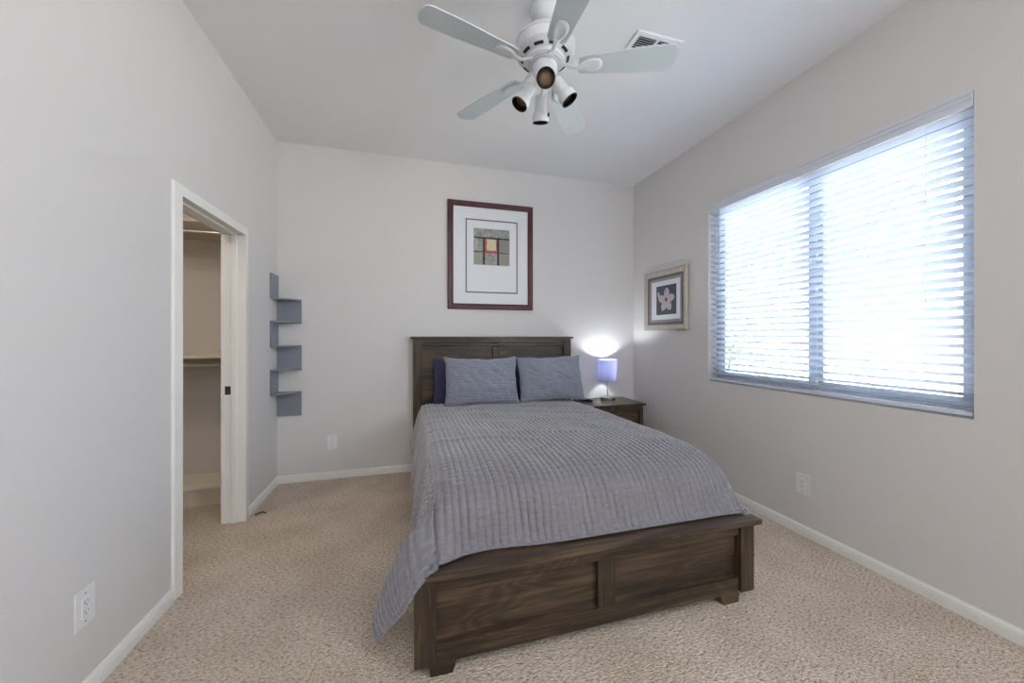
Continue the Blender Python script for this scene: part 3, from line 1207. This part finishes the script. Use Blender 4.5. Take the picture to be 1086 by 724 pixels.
def rng(sock, lo_, hi_):
    a = n_.new('ShaderNodeMath')
    a.operation = 'GREATER_THAN'
    a.inputs[1].default_value = lo_ + 0.0175
    l_.new(sp.outputs[sock], a.inputs[0])
    c = n_.new('ShaderNodeMath')
    c.operation = 'LESS_THAN'
    c.inputs[1].default_value = hi_ + 0.0175
    l_.new(sp.outputs[sock], c.inputs[0])
    m_ = n_.new('ShaderNodeMath')
    m_.operation = 'MULTIPLY'
    l_.new(a.outputs[0], m_.inputs[0])
    l_.new(c.outputs[0], m_.inputs[1])
    return m_.outputs[0]


cur = None
ground = n_.new('ShaderNodeValToRGB')
ground.color_ramp.elements[0].color = srgb(120, 124, 122)
ground.color_ramp.elements[1].color = srgb(172, 172, 164)
ground.color_ramp.elements[0].position = 0.3
ground.color_ramp.elements[1].position = 0.7
l_.new(nzz.outputs['Fac'], ground.inputs['Fac'])
cur = ground.outputs['Color']


def layer(x0, x1, y0, y1, colr):
    global cur
    m_ = n_.new('ShaderNodeMath')
    m_.operation = 'MULTIPLY'
    l_.new(rng(0, x0, x1), m_.inputs[0])
    l_.new(rng(1, y0, y1), m_.inputs[1])
    mx = n_.new('ShaderNodeMix')
    mx.data_type = 'RGBA'
    l_.new(m_.outputs[0], mx.inputs['Factor'])
    l_.new(cur, mx.inputs['A'])
    mx.inputs['B'].default_value = colr
    cur = mx.outputs['Result']


layer(0.0, 0.24, 0.02, 0.34, srgb(160, 152, 138))
layer(0.03, 0.10, 0.38, 0.72, srgb(168, 170, 164))
layer(0.70, 1.0, 0.02, 0.34, srgb(152, 146, 132))
layer(0.70, 1.0, 0.38, 0.72, srgb(138, 136, 130))
layer(-0.1, 1.1, 0.72, 0.765, srgb(56, 52, 60))
layer(-0.1, 0.30, 0.345, 0.375, srgb(62, 58, 62))
layer(0.66, 1.1, 0.335, 0.36, srgb(80, 72, 70))
layer(0.25, 0.30, -0.1, 0.76, srgb(52, 42, 52))
layer(0.65, 0.70, -0.1, 0.76, srgb(54, 38, 46))
layer(0.30, 0.65, 0.33, 0.72, srgb(176, 84, 88))
layer(0.36, 0.62, 0.40, 0.71, srgb(208, 196, 160))
l_.new(cur, P_.inputs['Base Color'])


def sheet(name, a0, a1, z0, z1, d, fn, m, parent, flip=False):
    b = nb()
    uvl = b.loops.layers.uv.new('UVMap')
    rect(b, a0, a1, z0, z1, d, d + 0.0008, fn)
    ax = 1 if flip else 0
    co = [fn(a0, z0, 0)[ax], fn(a1, z1, 0)[ax]]
    for f_ in b.faces:
        for lp_ in f_.loops:
            c_ = lp_.vert.co
            lp_[uvl].uv = ((c_[ax] - co[0]) / (co[1] - co[0]), (c_[2] - z0) / (z1 - z0))
    return obj(name, b, m, parent)


sheet('print', 0.634, 1.011, 2.043, 2.415, 0.0102, fnb, pm, bp)

fns = lambda a, z, d: Vector((XR - 0.001 - d, a, z))
spx = thing('framed_picture', 'small champagne framed flower print on the window wall, in the corner', 'picture', (XR - 0.015, 3.15, 1.372))
b = nb()
frame_bars(b, 2.826, 3.470, 1.372, 1.984, 0.056, [(0, 0), (0, 0.022), (0.15, 0.030), (0.6, 0.026), (0.9, 0.020), (1.0, 0.016), (1.0, 0)], fns)
obj('frame', b, M['champagne'], spx)
b = nb()
frame_bars(b, 2.880, 3.416, 1.428, 1.930, 0.030, [(0, 0), (0, 0.016), (1.0, 0.011), (1.0, 0)], fns)
obj('liner', b, M['taupe'], spx)
b = nb()
frame_bars(b, 2.908, 3.388, 1.456, 1.902, 0.024, [(0, 0), (0, 0.014), (1.0, 0.010), (1.0, 0)], fns)
obj('inner_liner', b, M['taupe2'], spx)
b = nb()
rect(b, 2.925, 3.370, 1.465, 1.890, 0.002, 0.006, fns)
obj('mat_board', b, M['mat'], spx)
M['slate'] = mat('print_slate_ground', srgb(84, 92, 104), 0.7, bump=(60, 0.05, 0.0003), var=(30, srgb(62, 70, 82)))
M['petal'] = mat('print_petal', srgb(206, 194, 196), 0.7, bump=(60, 0.05, 0.0003), var=(45, srgb(170, 152, 158)))
M['petaldark'] = mat('print_flower_heart', srgb(88, 70, 76), 0.7, bump=(60, 0.05, 0.0003))
sheet('print', 2.988, 3.285, 1.531, 1.827, 0.0062, fns, M['slate'], spx, True)
b = nb()
fc_ = (3.134, 1.680)
for k, ang in enumerate((95, 168, 238, 300, 12)):
    a = math.radians(ang)
    r1, r2 = 0.062, 0.040
    cx_, cz_ = fc_[0] + 0.064 * math.cos(a), fc_[1] + 0.064 * math.sin(a)
    poly = []
    for q in range(20):
        tt = 2 * PI * q / 20
        rx = r1 * math.cos(tt) * (0.86 + 0.10 * math.cos(3 * tt))
        ry = r2 * math.sin(tt) * (0.95 + 0.15 * math.cos(tt))
        poly.append((cx_ + rx * math.cos(a) - ry * math.sin(a), cz_ + rx * math.sin(a) + ry * math.cos(a)))
    prism(b, poly, fns, 0.0071, 0.0074 + 0.0001 * k)
poly = [(3.250 + 0.020 * math.cos(q * PI / 6), 1.742 + 0.026 * math.sin(q * PI / 6)) for q in range(12)]
prism(b, poly, fns, 0.0071, 0.0075)
obj('flower', b, M['petal'], spx, label='pale pink flower')
b = nb()
prism(b, [(fc_[0] + 0.016 * math.cos(q * PI / 7) * (1.4 if q % 2 else 0.8), fc_[1] + 0.018 * math.sin(q * PI / 7) * (1.4 if q % 2 else 0.8)) for q in range(14)], fns, 0.0080, 0.0084)
obj('flower_centre', b, M['petaldark'], spx)
b = nb()
tube(b, [fns(3.134, 1.75, 0.0078), fns(3.15, 1.78, 0.0078), fns(3.145, 1.815, 0.0078)], 0.0014, 5)
obj('flower_stem', b, M['petaldark'], spx)

# ------------------------------------------------------------------ corner shelf
cs = thing('corner_shelf', 'grey zigzag corner shelf fixed in the corner beside the closet', 'shelf', (XL + 0.06, YB - 0.06, 0.610))
LZ = [(1.640, 1.847), (1.226, 1.441), (0.812, 1.026)]
RZ = [(1.440, 1.640), (1.018, 1.230), (0.610, 0.818)]
g = 0.001
for z0, z1 in LZ:
    b = nb()
    box(b, XL + g, XL + 0.013, YB - 0.182, YB - g, z0, z1, 0.001)
    obj('side_panel', b, M['shelfgrey'], cs)
for z0, z1 in RZ:
    b = nb()
    box(b, XL + g, XL + 0.196, YB - 0.013, YB - g, z0 - 0.012, z1 - 0.012, 0.001)
    obj('back_panel', b, M['shelfgrey'], cs)
    b = nb()
    lathe(b, [(0, 0.0015), (0.004, 0.001), (0.0045, 0)], Matrix.Translation((XL + 0.105, YB - 0.013, (z0 + z1) / 2)) @ Matrix.Rotation(PI / 2, 4, 'X'), 12)
    obj('screw_cover', b, M['taupe2'], cs)
for z in (1.640, 1.441, 1.230, 1.026, 0.818):
    b = nb()
    poly = [(XL + g, YB - g), (XL + g, YB - 0.182), (XL + 0.018, YB - 0.182)]
    for q in range(9):
        a = q / 8
        # shallow concave sweep from the left tip to the right tip
        px_ = XL + 0.018 + (0.196 - 0.018) * a
        py_ = YB - 0.182 + (0.182 - 0.018) * a
        k = -0.012 * math.sin(PI * a)
        poly.append((px_ - k * 0.7, py_ + k * 0.7))
    poly += [(XL + 0.196, YB - 0.018), (XL + 0.196, YB - g)]
    # remove doubled points
    pp = []
    for q in poly:
        if not pp or (abs(q[0] - pp[-1][0]) + abs(q[1] - pp[-1][1])) > 1e-5:
            pp.append(q)
    prism(b, pp, lambda x, y, d: Vector((x, y, d)), z - 0.011, z + 0.001)
    obj('shelf_board', b, M['shelfgrey'], cs)


# ------------------------------------------------------------------ outlets
def outlet(fn, label, g_='wall outlets'):
    """fn(a, b, d): a sideways, b up, d out of the wall"""
    t = thing('wall_outlet', label, 'outlet', fn(0, -0.067, 0.003), g_)
    b = nb()
    prism(b, [(-0.043, -0.067), (0.043, -0.067), (0.043, 0.067), (-0.043, 0.067)], fn, 0.0, 0.005)
    bmesh.ops.bevel(b, geom=b.edges[:], offset=0.0015, segments=2, affect='EDGES')
    obj('cover_plate', b, M['plastic'], t)
    b = nb()
    prism(b, [(-0.0175, -0.034), (0.0175, -0.034), (0.0175, 0.034), (-0.0175, 0.034)], fn, 0.0048, 0.0075)
    obj('receptacle', b, M['plastic'], t)
    b = nb()
    for zc in (-0.017, 0.017):
        for a_, hh in ((-0.0065, 0.0040), (0.0065, 0.0033)):
            prism(b, [(a_ - 0.0012, zc + 0.004 - hh), (a_ + 0.0012, zc + 0.004 - hh), (a_ + 0.0012, zc + 0.004 + hh), (a_ - 0.0012, zc + 0.004 + hh)], fn, 0.0074, 0.0078)
        prism(b, [(0.0025 * math.cos(q * PI / 4), zc - 0.007 + 0.0025 * math.sin(q * PI / 4)) for q in range(8)], fn, 0.0074, 0.0078)
    obj('slots', b, M['slot'], t)
    for zc in (-0.050, 0.050):
        b = nb()
        prism(b, [(0.003 * math.cos(q * PI / 5), zc + 0.003 * math.sin(q * PI / 5)) for q in range(10)], fn, 0.0048, 0.0058)
        obj('screw', b, M['taupe'], t)


outlet(lambda a, z, d: Vector((XL + 0.0005 + d, 1.690 + a, 0.332 + z)), 'white wall outlet at lower left, near the closet doorway')
outlet(lambda a, z, d: Vector((-0.681 + a, YB - 0.0005 - d, 0.334 + z)), 'white wall outlet on the back wall, left of the headboard')
outlet(lambda a, z, d: Vector((XR - 0.0005 - d, 1.806 - a, 0.336 + z)), 'white wall outlet under the window')

# ------------------------------------------------------------------ ceiling vent
cv = thing('ceiling_vent', 'white louvred air register in the ceiling, behind a fan blade', 'vent', (1.405, 1.905, H - 0.012))
vx0, vx1, vy0, vy1 = 1.250, 1.560, 1.800, 2.010
fnc = lambda a, z, d: Vector((a, z, H - 0.0005 - d))
b = nb()


def vring(w0, d0):
    return [fnc(vx0 + w0, vy0 + w0, d0), fnc(vx1 - w0, vy0 + w0, d0), fnc(vx1 - w0, vy1 - w0, d0), fnc(vx0 + w0, vy1 - w0, d0)]


rs = [[b.verts.new(p) for p in vring(*q)] for q in ((0, 0), (0, 0.004), (0.004, 0.008), (0.030, 0.009), (0.032, 0.006), (0.032, 0))]
for r1, r2 in zip(rs, rs[1:] + rs[:1]):
    for i in range(4):
        b.faces.new((r1[i], r1[(i + 1) % 4], r2[(i + 1) % 4], r2[i]))
box(b, (vx0 + vx1) / 2 - 0.008, (vx0 + vx1) / 2 + 0.008, vy0 + 0.031, vy1 - 0.031, H - 0.009, H - 0.002)
obj('vent_frame', b, M['plastic'], cv)
b = nb()
box(b, vx0 + 0.031, vx1 - 0.031, vy0 + 0.031, vy1 - 0.031, H - 0.0018, H - 0.0006)
obj('duct_opening', b, M['slot'], cv)
for (xa, xb) in ((vx0 + 0.034, (vx0 + vx1) / 2 - 0.009), ((vx0 + vx1) / 2 + 0.009, vx1 - 0.034)):
    k = 0
    yy = vy0 + 0.040
    while yy < vy1 - 0.036:
        b = nb()
        prism(b, [(yy, H - 0.009), (yy + 0.0025, H - 0.009), (yy + 0.008, H - 0.002), (yy + 0.0055, H - 0.002)], lambda y, z, d: Vector((d, y, z)), xa, xb)
        obj('louver', b, M['plastic'], cv)
        yy += 0.0155

# ------------------------------------------------------------------ ceiling fan
FXc, FYc, ZB_ = 0.693, 1.820, 2.730
fan = thing('ceiling_fan', 'white five-blade ceiling fan with four unlit spotlights', 'ceiling fan', (FXc, FYc, 2.5))
TF = Matrix.Translation((FXc, FYc, 0))
b = nb()
lathe(b, [(0.001, 3.0475), (0.072, 3.0475), (0.075, 3.040), (0.074, 3.020), (0.066, 2.992), (0.050, 2.972), (0.030, 2.962), (0.018, 2.960), (0.001, 2.960)], TF, 48)
obj('canopy', b, M['fan'], fan, smooth=30)
b = nb()
lathe(b, [(0.014, 2.962), (0.014, 2.905)], TF, 24)
lathe(b, [(0.024, 2.930), (0.026, 2.922), (0.026, 2.905), (0.014, 2.902)], TF, 24)
obj('downrod', b, M['fan'], fan, smooth=30)
b = nb()
lathe(b, [(0.001, 2.905), (0.060, 2.903), (0.100, 2.895), (0.134, 2.880), (0.152, 2.862), (0.158, 2.850), (0.158, 2.843), (0.154, 2.841), (0.154, 2.836), (0.158, 2.834), (0.157, 2.815),
          (0.148, 2.795), (0.128, 2.778), (0.104, 2.768), (0.100, 2.762), (0.098, 2.755), (0.088, 2.750), (0.084, 2.744), (0.001, 2.744)], TF, 64)
obj('motor_housing', b, M['fan'], fan, smooth=25)
for k in range(10):
    b = nb()
    a0 = k * 2 * PI / 10 + 0.12
    pts_o, pts_i = [], []
    for q in range(7):
        a = a0 + 0.40 * q / 6
        for (rr, zz, lst) in ((0.1285, 2.7766, pts_o), (0.1145, 2.7703, pts_i)):
            lst.append(b.verts.new((FXc + rr * math.cos(a), FYc + rr * math.sin(a), zz)))
    for q in range(6):
        b.faces.new((pts_o[q], pts_o[q + 1], pts_i[q + 1], pts_i[q]))
    obj('vent_slot', b, M['slot'], fan)
b = nb()
tube(b, [TF @ Vector((0.0842 * math.cos(2 * PI * q / 48), 0.0842 * math.sin(2 * PI * q / 48), 2.7465)) for q in range(49)], 0.0016, 6)
obj('seam_ring', b, M['slot'], fan)

# blades and their irons
R0, R1 = 0.175, 0.672


def blade_outline():
    pts = []
    # lower edge root -> tip, rounded tip, back
    def wid(r):
        k = (r - R0) / (R1 - R0)
        return 0.052 + 0.021 * smooth(k * 1.3)
    low, up = [], []
    rr = R0
    pts.append((R0, -0.034))
    pts.append((R0 + 0.012, -0.048))
    for q in range(1, 12):
        r = R0 + 0.02 + (R1 - 0.045 - R0 - 0.02) * q / 11
        pts.append((r, -wid(r)))
    wt_ = wid(R1)
    for q in range(1, 12):
        a = -PI / 2 + PI * q / 12
        # flattened round end
        pts.append((R1 - 0.045 + 0.045 * math.cos(a) ** 0.8 if math.cos(a) > 0 else R1 - 0.045, wt_ * math.sin(a) if abs(math.sin(a)) < 0.999 else wt_ * math.sin(a)))
    for q in range(11, 0, -1):
        r = R0 + 0.02 + (R1 - 0.045 - R0 - 0.02) * q / 11
        pts.append((r, wid(r)))
    pts.append((R0 + 0.012, 0.048))
    pts.append((R0, 0.034))
    return pts


PITCH = math.radians(-11)
BO = blade_outline()
angles = [338.1 + 72 * k for k in range(5)]
for ang in angles:
    A = TF @ Matrix.Rotation(math.radians(ang), 4, 'Z') @ Matrix.Translation((0, 0, ZB_)) @ Matrix.Rotation(PITCH, 4, 'X')
    b = nb()
    prism(b, BO, lambda a, y, d: A @ Vector((a, y, d)), 0.0, 0.006)
    bl_ = obj('blade', b, M['blade'], fan)
    # iron: arm from the motor + teardrop pad under the blade
    b = nb()
    outline = []
    for q in range(28):
        a = 2 * PI * q / 28
        rx = 0.238 + 0.060 * math.cos(a)
        ry = 0.043 * math.sin(a) * (0.80 + 0.25 * math.cos(a))
        outline.append((rx, ry))
    ringz = [(1.0, 0.0), (1.0, -0.004), (0.9, -0.008), (0.62, -0.010), (0.5, -0.008), (0.2, -0.0075)]
    prev = None
    for k, zz in ringz:
        ring = [b.verts.new(A @ Vector((0.235 + (x - 0.235) * k, y * k, zz - 0.0005))) for x, y in outline]
        if prev:
            for i in range(28):
                b.faces.new((prev[i], prev[(i + 1) % 28], ring[(i + 1) % 28], ring[i]))
        prev = ring
    b.faces.new(prev)
    B_ = TF @ Matrix.Rotation(math.radians(ang), 4, 'Z')
    segs = [((0.070, 0, 2.752), 0.014, 0.006), ((0.100, 0, 2.742), 0.012, 0.006), ((0.135, 0, 2.724), 0.010, 0.0055), ((0.165, 0, 2.719), 0.011, 0.005), ((0.200, 0, 2.722), 0.018, 0.004)]
    prev = None
    for (c, hw_, ht_) in segs:
        ring = [b.verts.new(B_ @ (Vector(c) + Vector((0, hw_ * math.cos(2 * PI * q / 12), ht_ * math.sin(2 * PI * q / 12))))) for q in range(12)]
        if prev:
            for i in range(12):
                b.faces.new((prev[i], prev[(i + 1) % 12], ring[(i + 1) % 12], ring[i]))
        else:
            b.faces.new(ring)
        prev = ring
    b.faces.new(prev)
    obj('blade_iron', b, M['fan'], fan, smooth=45)

# light kit
b = nb()
lathe(b, [(0.001, 2.744), (0.060, 2.744), (0.064, 2.738), (0.062, 2.700), (0.052, 2.676), (0.036, 2.664), (0.020, 2.660), (0.001, 2.658)], TF, 48)
obj('light_kit', b, M['fan'], fan, smooth=30)
lens = [Vector((-0.052, -0.150, 2.566)), Vector((-0.122, 0.062, 2.555)), Vector((0.030, 0.150, 2.530)), Vector((0.122, -0.045, 2.553))]
aims = [Vector((-0.50, -1.35, -1.05)), Vector((-0.62, -0.05, -1.0)), Vector((0.10, 0.30, -1.0)), Vector((0.62, -0.25, -1.0))]
for c, d in zip(lens, aims):
    c = Vector((FXc, FYc, 0)) + c
    d = d.normalized()
    q = d.to_track_quat('Z', 'Y').to_matrix().to_4x4()
    A = Matrix.Translation(c) @ q
    b = nb()
    L = 0.135
    lathe(b, [(0.001, -L), (0.024, -L + 0.001), (0.032, -L + 0.008), (0.033, -0.058), (0.036, -0.050), (0.044, -0.040), (0.046, -0.030), (0.046, 0.0), (0.0435, 0.0), (0.0425, -0.030)], A, 36)
    hd = obj('spot_head', b, M['fan'], fan, smooth=35)
    b = nb()
    lathe(b, [(0.0462, 0.0003), (0.0455, 0.0022), (0.0395, 0.001), (0.0365, -0.020), (0.035, -0.028)], A, 36)
    obj('black_baffle', b, M['phone'], hd, smooth=40)
    b = nb()
    lathe(b, [(0.037, -0.030), (0.028, -0.026), (0.001, -0.023)], A, 30)
    obj('bulb_lens', b, M['bulbglass'], hd, smooth=40)
    # swivel arm back to the kit
    back = A @ Vector((0, 0, -L * 0.80))
    hubp = Vector((FXc + (c.x - FXc) * 0.18, FYc + (c.y - FYc) * 0.18, 2.672))
    b = nb()
    tube(b, [hubp, (hubp + back) / 2 + Vector((0, 0, -0.004)), back], 0.009, 10)
    obj('swivel_arm', b, M['fan'], fan, smooth=True)
b = nb()
cp = Vector((FXc + 0.038, FYc + 0.045, 0))
tube(b, [(cp.x, cp.y, 2.672), (cp.x, cp.y, 2.525)], 0.0011, 6)
obj('pull_chain', b, M['nickel'], fan)
b = nb()
lathe(b, [(0.001, 0.012), (0.005, 0.008), (0.007, 0), (0.005, -0.010), (0.001, -0.013)], Matrix.Translation((cp.x, cp.y, 2.516)), 16)
obj('chain_pull', b, M['bronze'], fan, smooth=True)

# ------------------------------------------------------------------ little dark thread on the carpet
b = nb()
tube(b, [(-1.085, 3.085, 0.004), (-1.070, 3.105, 0.006), (-1.045, 3.115, 0.009), (-1.020, 3.100, 0.004)], 0.0045, 6)
tag(obj('carpet_thread', b, M['debris'], None, org=(-1.05, 3.1, 0)), 'short dark loose thread on the carpet beside the closet doorway', 'thread')
